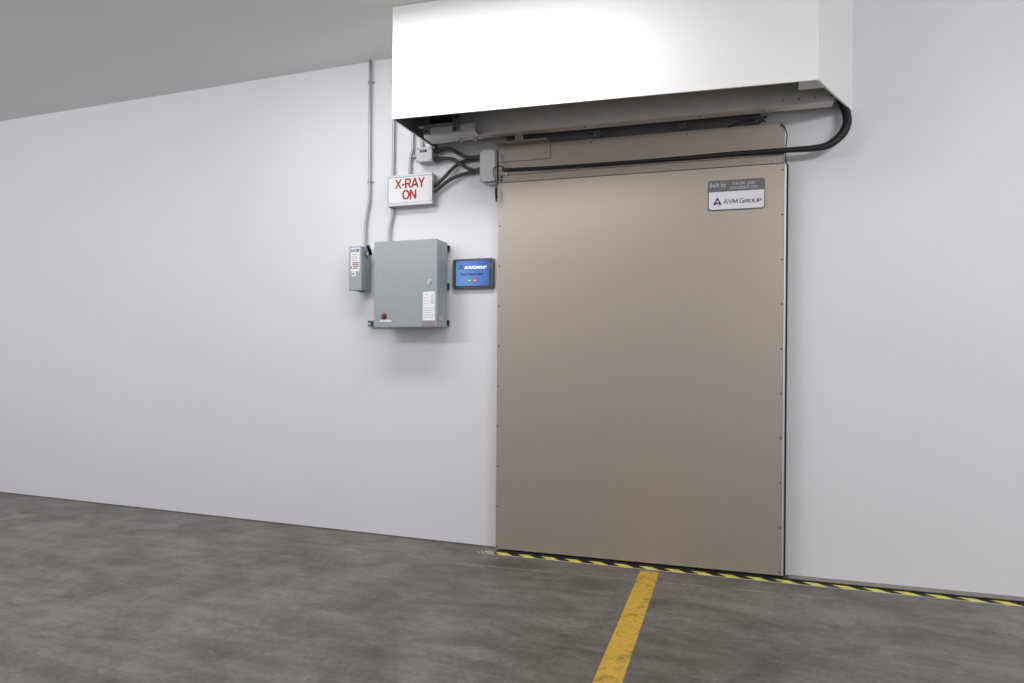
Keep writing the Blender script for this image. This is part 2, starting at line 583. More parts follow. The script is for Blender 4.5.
# ------------------------------------------------------------------ the setting
bm = bm_new(); box(bm, -11, 6, -8, 0.6, -0.12, 0.0)
struct(obj('floor', bm, CONCRETE))
bm = bm_new(); box(bm, -11, 6, -8, 0.6, CEIL, CEIL + 0.12)
struct(obj('ceiling', bm, CEILM))
bm = bm_new(); box(bm, -11, HX, 0, 0.15, 0, CEIL)
struct(obj('wall_left', bm, WALL))
e2 = rpos(7.4, 0, 0); e3 = rpos(7.4, -0.15, 0)
bm = bm_new(); prism_z(bm, [(HX, 0), (e2.x, e2.y), (e3.x, e3.y), (HX, 0.15)], 0, CEIL)
struct(obj('wall_right', bm, WALL))
# steel sill along the foot of the right wall
o = one('trim_1', SILL, None, box, 1.760, 6.0, -0.078, -0.001, 0.0, 0.006)
o.location = (HX, 0, 0); o.rotation_euler = (0, 0, A2); struct(o)

bm = bm_new(); box(bm, -11, HX - 0.002, -0.003, -0.0005, 0.0, 0.006)
struct(obj('trim_2', bm, SEAM))

# ------------------------------------------------------------------ soffit box over the door
FL = Vector((-1.904, -0.583)); FR = Vector((0.398, -0.410)); BR = Vector((0.632, 0.0985)); BL = Vector((-1.901, -0.001))
so = thing('soffit_box', 'large plain white sheet-metal box hanging from the ceiling above the sliding door', 'duct box', (FL.x, FL.y, HB))
TOPZ = CEIL - HB - 0.002


def panel(name, p, q, t=0.010):
    """upright sheet from p to q, white outside and raw steel inside; the inside is on the left of p->q"""
    d = (q - p).normalized()
    n = Vector((-d.y, d.x)) * t
    pts = [v - FL for v in (p, q, q + n, p + n)]
    b = bm_new()
    fs = prism_z(b, [(v.x, v.y) for v in pts], 0, TOPZ)
    b.normal_update()
    nn = Vector((n.x, n.y, 0)).normalized()
    for f in b.faces:
        if f.normal.dot(nn) > 0.9:
            f.material_index = 1
    return obj(name, b, [SOFFIT, GALVD], so)


panel('front_panel', FL, FR)
dR = (BR - FR).normalized()
panel('end_panel', FR + dR * 0.0105, BR - dR * 0.004)
panel('end_panel', BL, FL + Vector((0, 0.0105)))
# folded lip plate in the right front corner
cp = [Vector((0.310, -0.404)), Vector((0.390, -0.398)), Vector((0.448, -0.284)), Vector((0.316, -0.292))]
one('corner_plate', GALV, so, prism_z, [((v - FL).x, (v - FL).y) for v in cp], 0.004, 0.010)

# ------------------------------------------------------------------ track beam inside the soffit
be = thing('track_beam', 'long galvanised steel track beam inside the white box, above the sliding door', 'beam', (HX, 0, 2.635), A2)


def c_channel(b):
    x0, x1, z1 = -0.400, 1.955, 0.36
    box(b, x0, x1, -0.195, -0.189, 0, z1, 0.001)
    box(b, x0, x1, -0.1888, -0.113, 0, 0.006)
    box(b, x0, x1, -0.1888, -0.001, z1 - 0.006, z1)
    box(b, x0, x1, -0.119, -0.113, 0.0062, 0.022)


one('channel', BEAM, be, c_channel)
one('gap_shade_plate', GAPSHADE, be, box, 0.060, 1.600, -0.0065, -0.0008, -0.055, 0.110, label='added dark plate for the shade behind the rollers')  # dark sheet added where the wall lies in shade behind the rollers


def hexbolt(b, p, ax, r=0.008, h=0.007, wash=True):
    p, ax = Vector(p), Vector(ax)
    if wash:
        cyl(b, p, p + ax * 0.0018, r * 1.5, 14)
    cyl(b, p + ax * 0.0018, p + ax * h, r, 6)


for x in (0.02, 0.597, 1.265, 1.60):
    bm = bm_new(); hexbolt(bm, (x, -0.163, 0), (0, 0, -1), 0.006, 0.008); obj('bolt', bm, ZINC, be)
for x in (1.70, 1.78, 1.86, 1.94):
    bm = bm_new(); cyl(bm, (x, -0.195, 0.030), (x, -0.199, 0.030), 0.004, 10); obj('rivet', bm, DARK, be)

# ------------------------------------------------------------------ limit switch unit on its steel bracket
un = thing('limit_switch_unit', 'black switch module in dark bracket, under the left end of the white box', 'switch', (-1.824, -0.330, 2.602))


def angle_iron(b):
    box(b, 0, 0.345, -0.001, 0.005, 0, 0.058, 0.001)
    box(b, 0, 0.345, 0.0052, 0.125, 0, 0.006)


one('steel_angle', GALV, un, angle_iron)


def saddle(b):
    box(b, -0.024, 0.205, -0.034, 0.006, 0.060, 0.066)        # shelf
    box(b, 0.000, 0.045, -0.007, -0.0015, 0.016, 0.060)       # left tab down
    box(b, 0.196, 0.245, -0.007, -0.0015, 0.014, 0.066)       # right tab down
    box(b, 0.000, 0.040, -0.007, 0.004, 0.0662, 0.140)        # left cheek
    box(b, 0.196, 0.245, -0.007, 0.004, 0.0662, 0.150)        # right cheek
    box(b, 0.1, 0.15, -0.012, -0.004, 0.0662, 0.074)


one('bracket', BRKT, un, saddle)
one('switch_module', BLACK, un, box, 0.045, 0.190, -0.004, 0.070, 0.0665, 0.150, 0.004)
one('actuator', DARK, un, box, 0.075, 0.11, -0.010, -0.0045, 0.10, 0.125, 0.002)
for x, z in ((0.020, 0.036), (0.216, 0.032), (0.222, 0.10)):
    bm = bm_new(); hexbolt(bm, (x, -0.007, z), (0, -1, 0), 0.007, 0.006); obj('bolt', bm, BLACK, un)
for x in (0.222, 0.318):
    bm = bm_new(); hexbolt(bm, (x, 0.080, 0), (0, 0, -1), 0.011, 0.012); cyl(bm, (x, 0.080, -0.012), (x, 0.080, -0.024), 0.0055, 10)
    obj('bolt', bm, ZINC, un)

# ------------------------------------------------------------------ sliding door
dr = thing('sliding_door', 'tall taupe metal sliding door hung under the white box', 'door', tuple(rpos(0, 0, 0)), A2)
XL, XR, DEP = 0.028, 1.722, 0.080
one('door_panel', DOORM, dr, box, XL, XR, -DEP, -0.012, 0.020, 2.352, 0.0015)
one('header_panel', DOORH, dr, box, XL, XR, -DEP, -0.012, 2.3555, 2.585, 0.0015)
one('seam', SEAM, dr, box, XL + 0.004, XR - 0.004, -DEP + 0.003, -0.014, 2.3522, 2.3553)
one('edge_trim', TRIM, dr, box, XR + 0.0005, XR + 0.0115, -DEP - 0.001, -0.014, 0.022, 2.345, 0.001, label='white strip down the right edge')
one('gasket', BLACK, dr, box, XR + 0.0125, XR + 0.024, -DEP + 0.012, -0.002, 0.012, 2.350, 0.002, label='black rubber strip beside the white one')
one('cable_ledge', DOORH, dr, box, XL + 0.02, XR - 0.02, -DEP - 0.010, -DEP - 0.0005, 2.400, 2.404)
for i in range(9):
    bm = bm_new(); z = 2.079 - 0.2555 * i
    cyl(bm, (0.039, -DEP, z), (0.039, -DEP - 0.003, z), 0.0055, 10, 0.0035); obj('screw', bm, DARK, dr)
for i in range(10):
    bm = bm_new(); z = 2.316 - 0.2532 * i
    cyl(bm, (1.7135, -DEP, z), (1.7135, -DEP - 0.003, z), 0.0055, 10, 0.0035); obj('screw', bm, DARK, dr)
for x in (0.62, 1.19, 1.70):
    bm = bm_new(); cyl(bm, (x, -DEP, 2.565), (x, -DEP - 0.003, 2.565), 0.005, 10, 0.0035); obj('screw', bm, DARK, dr)
bm = bm_new(); cyl(bm, (1.66, -DEP, 2.372), (1.66, -DEP - 0.003, 2.372), 0.005, 10, 0.0035); obj('screw', bm, ZINC, dr)


# hanger bracket bolted to the top of the door
def hang_angle(b):
    box(b, 0.030, 0.366, -DEP - 0.008, -DEP - 0.0005, 2.484, 2.590, 0.001)
    prism_z(b, [(0.016, -0.152), (0.356, -0.152), (0.366, -DEP - 0.0085), (0.030, -DEP - 0.0085)], 2.5835, 2.5915)


hb_ = one('hanger_bracket', DOORH, dr, hang_angle)
for x, z in ((0.058, 2.525), (0.334, 2.526)):
    bm = bm_new(); hexbolt(bm, (x, -DEP - 0.008, z), (0, -1, 0), 0.008, 0.007); obj('bolt', bm, DOORH, hb_)
one('hanger_post', DOORH, hb_, box, 0.152, 0.204, -0.138, -0.122, 2.592, 2.6345, 0.001)


# rollers that carry the door in the track
def trolley(b, x):
    box(b, x - 0.050, x + 0.050, -0.094, -0.078, 2.618, 2.624)
    box(b, x - 0.013, x + 0.003, -0.094, -0.078, 2.588, 2.618)
    cyl(b, (x + 0.018, -0.100, 2.606), (x + 0.018, -0.080, 2.606), 0.014, 16)
    tube(b, [(x + 0.045, -0.09, 2.618), (x + 0.030, -0.092, 2.604), (x + 0.016, -0.092, 2.594), (x, -0.092, 2.592)], 0.003, 6, 4)


for x in (0.655, 1.155, 1.578):
    h = one('trolley', DARK, dr, trolley, x)
    bm = bm_new(); cyl(bm, (x - 0.006, -0.094, 2.600), (x - 0.006, -0.100, 2.600), 0.006, 6); obj('nut', bm, ZINC, h)

# ------------------------------------------------------------------ maker's plate on the door
sp = thing('maker_plate', 'small two-tone plate reading Built by, stuck on the upper right of the taupe door', 'sign', tuple(rpos(1.3105, 0.0825, 2.104)), A2)
PW, PH = 0.3095, 0.173
one('backing', SGREY, sp, prism, rrect(0, PW, 0, PH, 0.018), -0.004, 0.0)


def face(b):
    w, h0, h1, r = 0.0045, 0.0045, 0.106, 0.015
    lo = [p for p in rrect(w, PW - w, h0, h1 + 0.03, r) if p[1] < h1 - 0.01]
    # lower corners rounded, upper edge straight
    pts = [(w, h1)] + lo + [(PW - w, h1)]
    prism(b, pts, -0.0052, -0.0041)


one('white_field', SFACE, sp, face)
text('lettering', 'Built by', 0.010, 0.098, 0.126, 0.160, -0.0045, PALEINK, sp)
text('lettering', '216-241-2265', 0.133, 0.256, 0.141, 0.158, -0.0045, PALEINK, sp, bold=0.015)
text('lettering', 'AVMGROUP.COM', 0.122, 0.271, 0.116, 0.133, -0.0045, PALEINK, sp, bold=0.015)
stroke_text('lettering', [('AVM', 0.086, 0.164, 0.036, 0.062), ('G', 0.174, 0.197, 0.036, 0.062), ('roUP', 0.201, 0.291, 0.036, 0.056)], -0.0053, SGREY, sp, 0.0050)


def logo_tri(b, x, z, w, h, y):
    """triangle emblem with its legs cut apart"""
    def P(u, v):
        return (x + u * w, z + v * h)
    prism(b, [P(0, 0), P(0.30, 0), P(0.36, 0.22), P(0.36, 0.62), P(0.5, 0.5), P(0.64, 0.62), P(0.64, 0.22), P(0.70, 0), P(1, 0), P(0.5, 1)], y - 0.0008, y)


one('emblem', NAVY, sp, logo_tri, 0.027, 0.030, 0.049, 0.046, -0.0053)
one('emblem_core', LRED, sp, prism, [(0.0445, 0.040), (0.0505, 0.030), (0.0565, 0.040), (0.0565, 0.050), (0.0505, 0.045), (0.0445, 0.050)], -0.0062, -0.0053, label='red')

# ------------------------------------------------------------------ x-ray sign
xs = thing('warning_sign', 'white lightbox sign with red words X-RAY ON in an aluminium frame', 'sign', (-2.233, 0, 2.260))
W, Hh, Dp = 0.339, 0.210, 0.060


def sign_frame(b):
    # housing behind and a raised rim in front
    box(b, 0, W, -Dp + 0.012, -0.001, 0, Hh, 0.003)
    box(b, 0, W, -Dp - 0.002, -Dp + 0.0118, 0, 0.024, 0.002)
    box(b, 0, W, -Dp - 0.002, -Dp + 0.0118, Hh - 0.017, Hh, 0.002)
    box(b, 0, 0.009, -Dp - 0.002, -Dp + 0.0118, 0.0242, Hh - 0.0172, 0.002)
    box(b, W - 0.020, W, -Dp - 0.002, -Dp + 0.0118, 0.0242, Hh - 0.0172, 0.002)


one('frame', ALU, xs, sign_frame)
one('face', SIGNW, xs, box, 0.0092, W - 0.0202, -Dp + 0.001, -Dp + 0.0115, 0.0244, Hh - 0.0174)
stroke_text('lettering', [('X-RAY', 0.061, 0.280, 0.117, 0.183)], -Dp + 0.0010, RED, xs, 0.0125)
stroke_text('lettering', [('ON', 0.115, 0.219, 0.042, 0.106)], -Dp + 0.0010, RED, xs, 0.0125)

# ------------------------------------------------------------------ large electrical enclosure
en = thing('electrical_enclosure', 'large grey steel electrical cabinet with red pilot button below the x-ray sign', 'electrical cabinet', (-2.247, 0, 1.434))
EW, EH = 0.461, 0.563
one('cabinet_body', ENCL, en, box, 0.002, EW - 0.002, -0.184, -0.042, 0, EH - 0.001, 0.004, 2)


def cab_door(b):
    box(b, 0, EW, -0.201, -0.1845, -0.002, EH + 0.001, 0.004, 2)


cd = one('cabinet_door', ENCL, en, cab_door)


def lock(b):
    cyl(b, (0.409, -0.201, 0.287), (0.409, -0.204, 0.287), 0.018, 20)
    cyl(b, (0.409, -0.204, 0.287), (0.409, -0.211, 0.287), 0.012, 16)
    box(b, 0.406, 0.412, -0.214, -0.2112, 0.277, 0.297)


one('lock', ZINC, cd, lock)
one('sticker', WHITE, cd, box, 0.361, 0.4475, -0.2022, -0.2012, 0.040, 0.225, label='white instruction sticker')
one('sticker_footer', MAUVE, cd, box, 0.361, 0.4475, -0.2022, -0.2012, 0.005, 0.0398, label='mauve footer band')


def sticker_lines(b):
    for k in range(4):
        z = 0.205 - 0.020 * k
        box(b, 0.370, 0.405 - 0.008 * (k % 2), -0.2027, -0.2023, z, z + 0.005)
    for k in range(5):
        z = 0.118 - 0.015 * k
        box(b, 0.367, 0.442 - 0.010 * (k % 3), -0.2027, -0.2023, z, z + 0.004)


one('print', PALEINK, cd, sticker_lines)


def sticker_red(b):
    for k in range(5):
        z = 0.200 - 0.013 * k
        box(b, 0.420 - 0.004 * (k % 2), 0.438, -0.2027, -0.2023, z, z + 0.004)


one('print', REDINK, cd, sticker_red, label='faint red print')


def button(b):
    cyl(b, (0.079, -0.201, 0.071), (0.079, -0.206, 0.071), 0.019, 20)


one('button_ring', DARK, cd, button)


def button2(b):
    cyl(b, (0.079, -0.2062, 0.071), (0.079, -0.217, 0.071), 0.0145, 20, 0.012)


one('red_button', BTNRED, cd, button2, label='dark red button')
one('nameplate', WHITE, cd, box, 0.048, 0.134, -0.2032, -0.2012, 0.034, 0.046)


def gnd(b):
    cyl(b, (EW - 0.002, -0.145, 0.055), (EW + 0.006, -0.145, 0.055), 0.014, 6)
    box(b, EW - 0.001, EW + 0.004, -0.170, -0.160, 0.035, 0.070)


one('side_clip', PLAST, en, gnd)


def strut(b, x0, x1, z):
    box(b, x0, x1, -0.008, -0.001, z - 0.020, z + 0.020)
    box(b, x0, x1, -0.041, -0.0082, z + 0.014, z + 0.020)
    box(b, x0, x1, -0.041, -0.0082, z - 0.020, z - 0.014)
    box(b, x0, x1, -0.041, -0.036, z + 0.006, z + 0.0138)
    box(b, x0, x1, -0.041, -0.036, z - 0.0138, z - 0.006)


for z, x0 in ((0.032, -0.143), (0.278, 0.02), (0.530, 0.02)):
    one('mounting_rail', STRUT, en, strut, x0, 0.459, z)

# ------------------------------------------------------------------ disconnect switch left of it
ds = thing('safety_switch', 'narrow grey power switch box with black side handle left of the large cabinet', 'switch box', (-2.487, 0, 1.689))
DW, DH, DD = 0.100, 0.302, 0.130
one('switch_body', ENCL, ds, box, 0.001, DW - 0.001, -DD + 0.022, -0.001, 0.004, DH - 0.002, 0.003, 2)
cv = one('cover', ENCL, ds, box, 0, DW, -DD, -DD + 0.0215, 0, DH, 0.004, 2)
one('label_sticker', WHITE, cv, box, 0.014, 0.084, -DD - 0.0012, -DD - 0.0002, 0.130, 0.291, label='white label with blue and red print')
stroke_text('lettering', [('EATON', 0.020, 0.079, 0.262, 0.283)], -DD - 0.0013, BLUEINK, cv, 0.0042)


def red_lines(b):
    for k, (w0, w1) in enumerate(((0.030, 0.080), (0.026, 0.078), (0.034, 0.080), (0.030, 0.074))):
        z = 0.185 - 0.0125 * k
        box(b, w0, w1, -DD - 0.0018, -DD - 0.0014, z, z + 0.007)


one('print', REDINK, cv, red_lines, label='dull red print')


def grey_lines(b):
    for k in range(4):
        z = 0.246 - 0.014 * k
        box(b, 0.022, 0.074 - 0.006 * (k % 2), -DD - 0.0018, -DD - 0.0014, z, z + 0.003)


one('print', GREYINK, cv, grey_lines, label='grey print')
one('warning_mark', GREYINK, cv, box, 0.016, 0.025, -DD - 0.0018, -DD - 0.0014, 0.148, 0.166)
bm = bm_new(); cyl(bm, (0.040, -DD, 0.112), (0.040, -DD - 0.0012, 0.112), 0.017, 24)
rs = obj('round_sticker', bm, WHITE, cv, 'round white sticker')
bm = bm_new(); cyl(bm, (0.038, -DD - 0.0012, 0.112), (0.038, -DD - 0.002, 0.112), 0.008, 16)
obj('dot', bm, REDINK, rs)


def lever(b):
    cyl(b, (DW - 0.001, -0.062, 0.250), (DW + 0.022, -0.062, 0.250), 0.020, 20)


hd = one('handle_boss', ALU, ds, lever)


def lever2(b):
    tube(b, [(DW + 0.030, -0.062, 0.250), (DW + 0.032, -0.085, 0.280), (DW + 0.032, -0.105, 0.305)], [0.010, 0.012, 0.012], 10, 4)


one('handle', BLACK, hd, lever2, label='black lever')
one('bottom_hasp', STRUT, ds, box, 0.060, 0.085, -DD + 0.01, -DD + 0.06, -0.008, 0.003, 0.001)

# ------------------------------------------------------------------ touch panel
tp = thing('touch_panel', 'wall-mounted touch screen with blue display, dark bezel, beside the taupe door', 'screen', (-1.758, 0, 1.690))
TW, TH = 0.291, 0.1975


def bez(b):
    fs = prism(b, rrect(0, TW, 0, TH, 0.014), -0.030, -0.001)
    es = [e for e in fs[0].edges]
    bmesh.ops.bevel(b, geom=es, offset=0.006, segments=2, affect='EDGES')


one('bezel', BEZEL, tp, bez)
one('inner_frame', BEZIN, tp, prism, rrect(0.016, TW - 0.014, 0.011, TH - 0.009, 0.004), -0.0308, -0.0301)
scn = one('display', SCREEN, tp, box, -0.119, 0.119, 0, 0.0008, -0.083, 0.083)
scn.location = (0.146, -0.0318, 0.101)
tt = stroke_text('lettering', [('AVM', -0.060, 0.000, 0.028, 0.048), ('G', 0.006, 0.024, 0.028, 0.048), ('roUP', 0.027, 0.094, 0.028, 0.045)], -0.0003, SC_WHITE, scn, 0.0046)
for v in tt.data.vertices:
    v.co.x += (v.co.z - 0.028) * 0.25
text('lettering', 'Door Control Center', -0.083, 0.075, -0.014, 0.003, -0.0003, SC_NAVY, scn, bold=0.03)
one('emblem', SC_NAVY, scn, logo_tri, -0.097, 0.027, 0.034, 0.034, -0.0003)
one('emblem_core', SC_RED, scn, prism, [(-0.085, 0.033), (-0.080, 0.027), (-0.075, 0.033), (-0.080, 0.038)], -0.0016, -0.0012)
for x, m, w, l in ((-0.021, SC_GREEN, 'OPEN', 'green round button'), (0.017, SC_RED, 'STOP', 'red round button')):
    bm = bm_new(); cyl(bm, (x, -0.0002, -0.045), (x, -0.0012, -0.045), 0.0145, 24)
    obj('button', bm, m, scn, l)
    bm = bm_new(); box(bm, x - 0.006, x + 0.006, -0.0018, -0.0013, -0.049, -0.045); obj('button_mark', bm, SC_WHITE, scn)
for k, z in enumerate((0.140, 0.148, 0.156)):
    one('indicator', REDINK if k == 1 else PALEINK, tp, box, TW - 0.020, TW - 0.012, -0.0318, -0.0309, z, z + 0.003)
bm = bm_new(); cyl(bm, (0.118, -0.0308, 0.0155), (0.118, -0.0318, 0.0155), 0.0028, 10); obj('status_lamp', bm, REDINK, tp)

# ------------------------------------------------------------------ junction box and relay box
jb = thing('junction_box', 'small square grey junction box above the x-ray sign, with two cable glands', 'junction box', (-2.006, 0, 2.538))
JW, JH = 0.117, 0.098
one('box_body', PLAST, jb, box, 0.002, JW - 0.002, -0.066, -0.001, 0.002, JH - 0.002, 0.003)
ld = one('lid', PLAST, jb, box, 0, JW, -0.081, -0.0665, 0, JH, 0.004, 2)
one('nameplate', BLACK, ld, box, 0.028, 0.080, -0.0822, -0.0812, 0.063, 0.081)
one('print', PALEINK, ld, box, 0.036, 0.066, -0.0827, -0.0823, 0.070, 0.074)
for x, z in ((0.012, 0.011), (JW - 0.012, JH - 0.011), (0.012, JH - 0.011), (JW - 0.012, 0.011)):
    bm = bm_new(); cyl(bm, (x, -0.081, z), (x, -0.0822, z), 0.0045, 10); obj('screw', bm, DARK, ld)


def gland(b, x0, x1, y, z):
    cyl(b, (x0, y, z), (x0 + (x1 - x0) * 0.5, y, z), 0.0175, 12)
    cyl(b, (x0 + (x1 - x0) * 0.5, y, z), (x1, y, z), 0.0165, 6)


for z in (0.088, 0.024):
    one('gland', DARK, jb, gland, JW - 0.001, JW + 0.034, -0.035, z if z < 0.05 else 0.080)

rb = thing('relay_box', 'tall narrow pale grey box at the top left corner of the taupe door', 'junction box', (-1.540, 0, 2.366))
RW, RH = 0.107, 0.206
one('box_body', PLAST, rb, box, 0.002, RW - 0.0005, -0.080, -0.001, 0.002, RH - 0.002, 0.003)
rl = one('lid', PLAST, rb, box, 0, RW - 0.004, -0.101, -0.082, 0, RH, 0.003, 2)
for x, z in ((0.010, 0.012), (RW - 0.014, RH - 0.012), (0.010, RH - 0.012)):
    bm = bm_new(); cyl(bm, (x, -0.101, z), (x, -0.1022, z), 0.0042, 10); obj('screw', bm, BLACK, rl)
for z in (0.1735, 0.089):
    for y in (-0.024, -0.060):
        one('gland', DARK, rb, gland, 0.001, -0.030, y, z)
def terms(b):
    for k in range(6):
        box(b, 0.034 + 0.0125 * k, 0.043 + 0.0125 * k, -0.07, -0.052, -0.012, 0.001)


one('terminal_block', ALU, rb, terms)


# ------------------------------------------------------------------ flexible cables between the boxes
def flex(label, pts, r=0.0118):
    bm = bm_new()
    tube(bm, pts, r, 12, 10, ribs=0.06)
    return tag(obj('flexible_conduit', bm, CHAR), label, 'cable', 'black flexible conduits around the relay box')


flex('black flexible conduit from the junction box upper gland, topmost of the four', [(-1.857, -0.035, 2.618), (-1.811, -0.045, 2.622), (-1.754, -0.060, 2.604), (-1.698, -0.062, 2.570), (-1.642, -0.060, 2.544), (-1.569, -0.060, 2.5395)])
flex('black flexible conduit from the junction box lower gland, crossing over the others', [(-1.857, -0.035, 2.562), (-1.808, -0.045, 2.558), (-1.738, -0.068, 2.538), (-1.695, -0.072, 2.508), (-1.640, -0.068, 2.471), (-1.600, -0.062, 2.456), (-1.569, -0.060, 2.455)])
flex('black flexible conduit rising from the x-ray sign to the upper relay box gland', [(-1.892, -0.030, 2.382), (-1.824, -0.030, 2.435), (-1.767, -0.030, 2.485), (-1.711, -0.028, 2.522), (-1.648, -0.025, 2.538), (-1.569, -0.024, 2.5395)])
flex('black flexible conduit rising from the x-ray sign to the lower relay box gland', [(-1.892, -0.034, 2.344), (-1.806, -0.034, 2.402), (-1.736, -0.032, 2.433), (-1.666, -0.028, 2.450), (-1.610, -0.024, 2.455), (-1.569, -0.024, 2.455)])


# ------------------------------------------------------------------ rigid conduits on the left wall
def strap(b, x, z):
    tube(b, [(x - 0.0125, -0.003, z), (x - 0.012, -0.022, z), (x, -0.034, z), (x + 0.012, -0.022, z), (x + 0.0125, -0.003, z)], 0.003, 6, 4)
    box(b, x - 0.026, x - 0.0125, -0.006, -0.001, z - 0.007, z + 0.007)
    box(b, x + 0.0125, x + 0.026, -0.006, -0.001, z - 0.007, z + 0.007)


def conduit(label, runs, straps, r=0.0105):
    root = thing('conduit', label, 'conduit', (runs[0][0][0], 0, runs[0][-1][2]), 0, 'galvanised conduits on the left wall')
    off = Vector((runs[0][0][0], 0, runs[0][-1][2]))
    for k, run in enumerate(runs):
        bm = bm_new()
        tube(bm, [Vector(p) - off for p in run], r, 14, 6)
        obj('pipe', bm, CONDUIT, root)
    for x, z in straps:
        one('strap', CONDUIT, root, strap, x - off.x, z - off.z)
    return root


Yc = -0.018
conduit('galvanised conduit from ceiling to power switch box, leftmost of the wall pipes',
        [[(-2.400, Yc, 3.298), (-2.400, Yc, 2.75), (-2.398, Yc, 2.42), (-2.398, Yc, 2.34), (-2.412, Yc, 2.26), (-2.424, Yc, 2.19), (-2.428, Yc, 2.11), (-2.429, Yc, 1.992)]],
        [(-2.400, 3.152), (-2.3985, 2.458)])
conduit('galvanised conduit from the white box left edge down to the x-ray sign',
        [[(-2.212, Yc, 3.298), (-2.212, Yc, 2.9), (-2.213, Yc, 2.6), (-2.213, Yc, 2.472)]],
        [(-2.212, 3.143)])
conduit('short galvanised conduit between the x-ray sign and the large grey cabinet',
        [[(-2.213, Yc, 2.258), (-2.216, Yc, 2.21), (-2.230, Yc, 2.14), (-2.236, Yc, 2.09), (-2.237, Yc, 1.999)]],
        [])
conduit('galvanised conduit passing left of the small junction box down to the x-ray sign',
        [[(-2.064, Yc, 3.298), (-2.064, Yc, 2.9), (-2.064, Yc, 2.68), (-2.066, Yc, 2.640), (-2.078, Yc, 2.595), (-2.083, Yc, 2.55), (-2.084, Yc, 2.472)],
         [(-2.062, Yc, 2.600), (-2.03, Yc, 2.600), (-2.0075, Yc, 2.600)]],
        [])
conduit('galvanised conduit entering the top of the small junction box',
        [[(-1.994, Yc, 3.298), (-1.994, Yc, 2.9), (-1.994, Yc, 2.638)]], [])

# ------------------------------------------------------------------ cable across the door and loose wires
cab = thing('power_cable', 'long black cable across the taupe door, curving up into the white box', 'cable', tuple(rpos(0.06, 0.1, 2.43)), A2)


def door_cable(b):
    o = Vector((0.06, -0.1, 2.43))
    pts = [(0.066, -0.100, 2.431), (0.306, -0.100, 2.424), (0.62, -0.100, 2.420), (0.920, -0.100, 2.418), (1.2, -0.100, 2.419), (1.429, -0.102, 2.421), (1.722, -0.104, 2.418), (1.876, -0.100, 2.419), (1.952, -0.094, 2.435), (2.012, -0.086, 2.485), (2.040, -0.076, 2.545), (2.040, -0.060, 2.610), (2.010, -0.050, 2.70)]
    rad = [0.0085, 0.0095, 0.010, 0.011, 0.012, 0.013, 0.015, 0.018, 0.021, 0.024, 0.024, 0.022, 0.020]
    tube(b, [Vector(p) - o for p in pts], rad, 12, 8)


one('sleeve', BLACK, cab, door_cable)


def plug(b):
    cyl(b, (0.0, 0, 0), (0.035, 0, 0), 0.0105, 10)


one('end_connector', CHAR, cab, plug)


def wire(name, label, pts, r=0.0028, m=BLACK):
    bm = bm_new()
    tube(bm, pts, r, 8, 6)
    return tag(obj(name, bm, m), label, 'wire')


R = rpos
wl_ = thing('hanging_wire', 'thin black wire looping from the relay box edge, black plug dangling beside the door', 'wire', (-1.424, -0.114, 2.22))
o_ = Vector((-1.424, -0.114, 2.22))
bm = bm_new()
tube(bm, [Vector(p) - o_ for p in ((-1.366, -0.118, 2.437), (-1.398, -0.120, 2.449), (-1.431, -0.119, 2.442), (-1.441, -0.117, 2.420), (-1.430, -0.116, 2.380), (-1.421, -0.115, 2.340), (-1.420, -0.114, 2.315))], 0.003, 8, 6)
obj('wire', bm, BLACK, wl_)
bm = bm_new()
cyl(bm, (0.004, 0, 0.100), (0.004, 0, 0.082), 0.004, 10, 0.009)
cyl(bm, (0.004, 0, 0.082), (0.005, 0, 0.030), 0.0095, 12, 0.008)
cyl(bm, (0.005, 0, 0.030), (0.006, 0, 0.004), 0.008, 12, 0.003)
obj('plug', bm, BLACK, wl_)
wire('sensor_wire', 'thin pale wire slanting across the hanger bracket beside the relay box', [R(0.046, 0.098, 2.535), R(0.052, 0.102, 2.510), R(0.068, 0.100, 2.478), R(0.088, 0.098, 2.452)], 0.0022, GREYINK)
wire('door_top_wire', 'thin black wire lying along the top edge of the door at right', [R(1.417, 0.090, 2.581), R(1.46, 0.091, 2.594), R(1.504, 0.091, 2.604), R(1.55, 0.091, 2.607), R(1.590, 0.091, 2.605), R(1.622, 0.090, 2.592)], 0.0042)
wire('door_edge_wire', 'thin black wire curling down the top right corner of the door', [R(1.700, 0.085, 2.578), R(1.716, 0.085, 2.560), R(1.730, 0.085, 2.530), R(1.734, 0.085, 2.500), R(1.730, 0.085, 2.46), R(1.727, 0.086, 2.42), R(1.728, 0.088, 2.37), R(1.731, 0.084, 2.345)], 0.0030)

# small edge sensor on the door under the cable
es_ = thing('edge_sensor', 'tiny metal sensor with black contacts on the door corner below the cable end', 'sensor', tuple(rpos(0.056, 0.0805, 2.36)), A2)
bm = bm_new(); cyl(bm, (0.030, -0.001, 0.045), (0.030, -0.020, 0.045), 0.007, 12); obj('stud', bm, ZINC, es_)
for z in (0.010, 0.030):
    bm = bm_new(); cyl(bm, (-0.006, -0.001, z), (-0.006, -0.008, z), 0.007, 12); obj('contact', bm, BLACK, es_)
one('plate', DOORH, es_, box, -0.016, 0.040, -0.001, -0.0001, 0.0, 0.055)

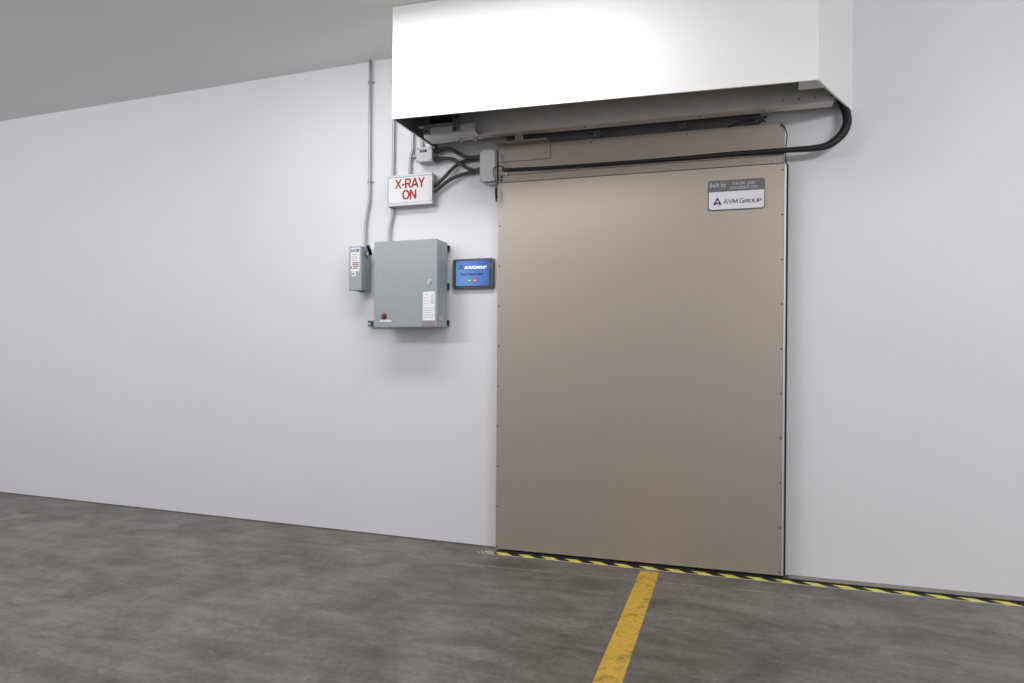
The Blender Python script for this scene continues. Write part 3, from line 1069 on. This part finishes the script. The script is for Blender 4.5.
# ------------------------------------------------------------------ floor markings
ln = bm_new(); box(ln, -0.054, 0.054, -2.9, 0.0, 0.0, 0.0012)
ln = obj('floor_line', ln, PAINT)
ln.location = (-0.442, -0.1265, 0.0002)
tag(ln, 'worn yellow painted line on the concrete, running from the door towards the viewer', 'floor marking')
ht = one('hazard_tape', HAZARD, None, box, 0.0, 4.2, -0.052, 0, 0.0, 0.0016)
ht.location = rpos(0.030, 0.0905, 0.0002); ht.rotation_euler = (0, 0, A2)
tag(ht, 'black and yellow striped hazard tape on the floor along the door wall', 'tape')
gs = one('floor_guide', BLACK, None, box, 0.0, 4.2, -0.0105, 0, 0.0, 0.010, 0.001)
gs.location = rpos(0.034, 0.0795, 0.0002); gs.rotation_euler = (0, 0, A2)
tag(gs, 'thin black guide strip on the floor between the door and the hazard tape', 'floor strip')
bm = bm_new()
for k in range(90):
    x = random.gauss(-0.035, 0.030); y = random.gauss(-0.012, 0.022); s = random.uniform(0.002, 0.007)
    a = random.uniform(0, 6.28)
    pts = [(x + s * random.uniform(.6, 1.2) * math.cos(a + 1.256 * i), y + s * random.uniform(.6, 1.2) * math.sin(a + 1.256 * i)) for i in range(5)]
    prism_z(bm, pts, 0.0, 0.0015)
fk = obj('plaster_flecks', bm, FLECK)
fk.location = rpos(0.03, 0.105, 0.0002)
tag(fk, 'scatter of white plaster flecks on the floor at the left end of the hazard tape', 'debris')
fk['kind'] = 'stuff'


# ------------------------------------------------------------------ light
def area(name, loc, target, sx, sy, power, col=(1, 1, 1)):
    l = bpy.data.lights.new(name, 'AREA')
    l.shape = 'RECTANGLE'; l.size = sx; l.size_y = sy
    l.energy = power; l.color = col
    o = bpy.data.objects.new(name, l)
    COL.objects.link(o)
    o.location = loc
    d = Vector(target) - Vector(loc)
    o.rotation_euler = d.to_track_quat('-Z', 'Y').to_euler()
    return o


area('lamp_over_door', (-1.6, -1.12, 3.12), (-1.6, -0.42, 0.6), 2.2, 0.3, 24.5)
area('lamp_right', (2.6, -1.9, 3.15), (2.6, -1.0, 0.6), 1.2, 0.3, 9)
for lx, p in ((-6.6, 37), (-3.8, 37), (2.6, 60)):
    area('ceiling_lamp', (lx, -3.6, 3.15), (lx, -2.6, 2.15), 1.6, 0.3, p)
    area('ceiling_fill', (lx, -3.6, 3.17), (lx, -3.6, 4), 1.6, 0.3, 3)  # unseen upward fill, added to brighten the ceiling
w = bpy.data.worlds.new('world')
S.world = w
w.use_nodes = True
w.node_tree.nodes['Background'].inputs['Color'].default_value = (0.965, 0.96, 1.0, 1)
w.node_tree.nodes['Background'].inputs['Strength'].default_value = 0.70

# ------------------------------------------------------------------ camera
cam = bpy.data.cameras.new('camera')
cam.sensor_width = 36
cam.lens = 36 * F_PX / 1024
cam.shift_y = 14.5 / 1024
cam.clip_start = 0.05
co = bpy.data.objects.new('camera', cam)
COL.objects.link(co)
right = Vector((math.cos(YAW), math.sin(YAW), 0))
fwd = Vector((-math.sin(YAW), math.cos(YAW), 0))
up = Vector((0, 0, 1))
cx = right * math.cos(ROLL) + up * math.sin(ROLL)
cy = up * math.cos(ROLL) - right * math.sin(ROLL)
M = Matrix((cx, cy, -fwd)).transposed().to_4x4()
M.translation = Vector((0, -DIST, EYE))
co.matrix_world = M
S.camera = co

S.view_settings.view_transform = 'Standard'
S.view_settings.look = 'None'
S.view_settings.gamma = 1
S.view_settings.exposure = 0.0
S.view_settings.use_curve_mapping = False
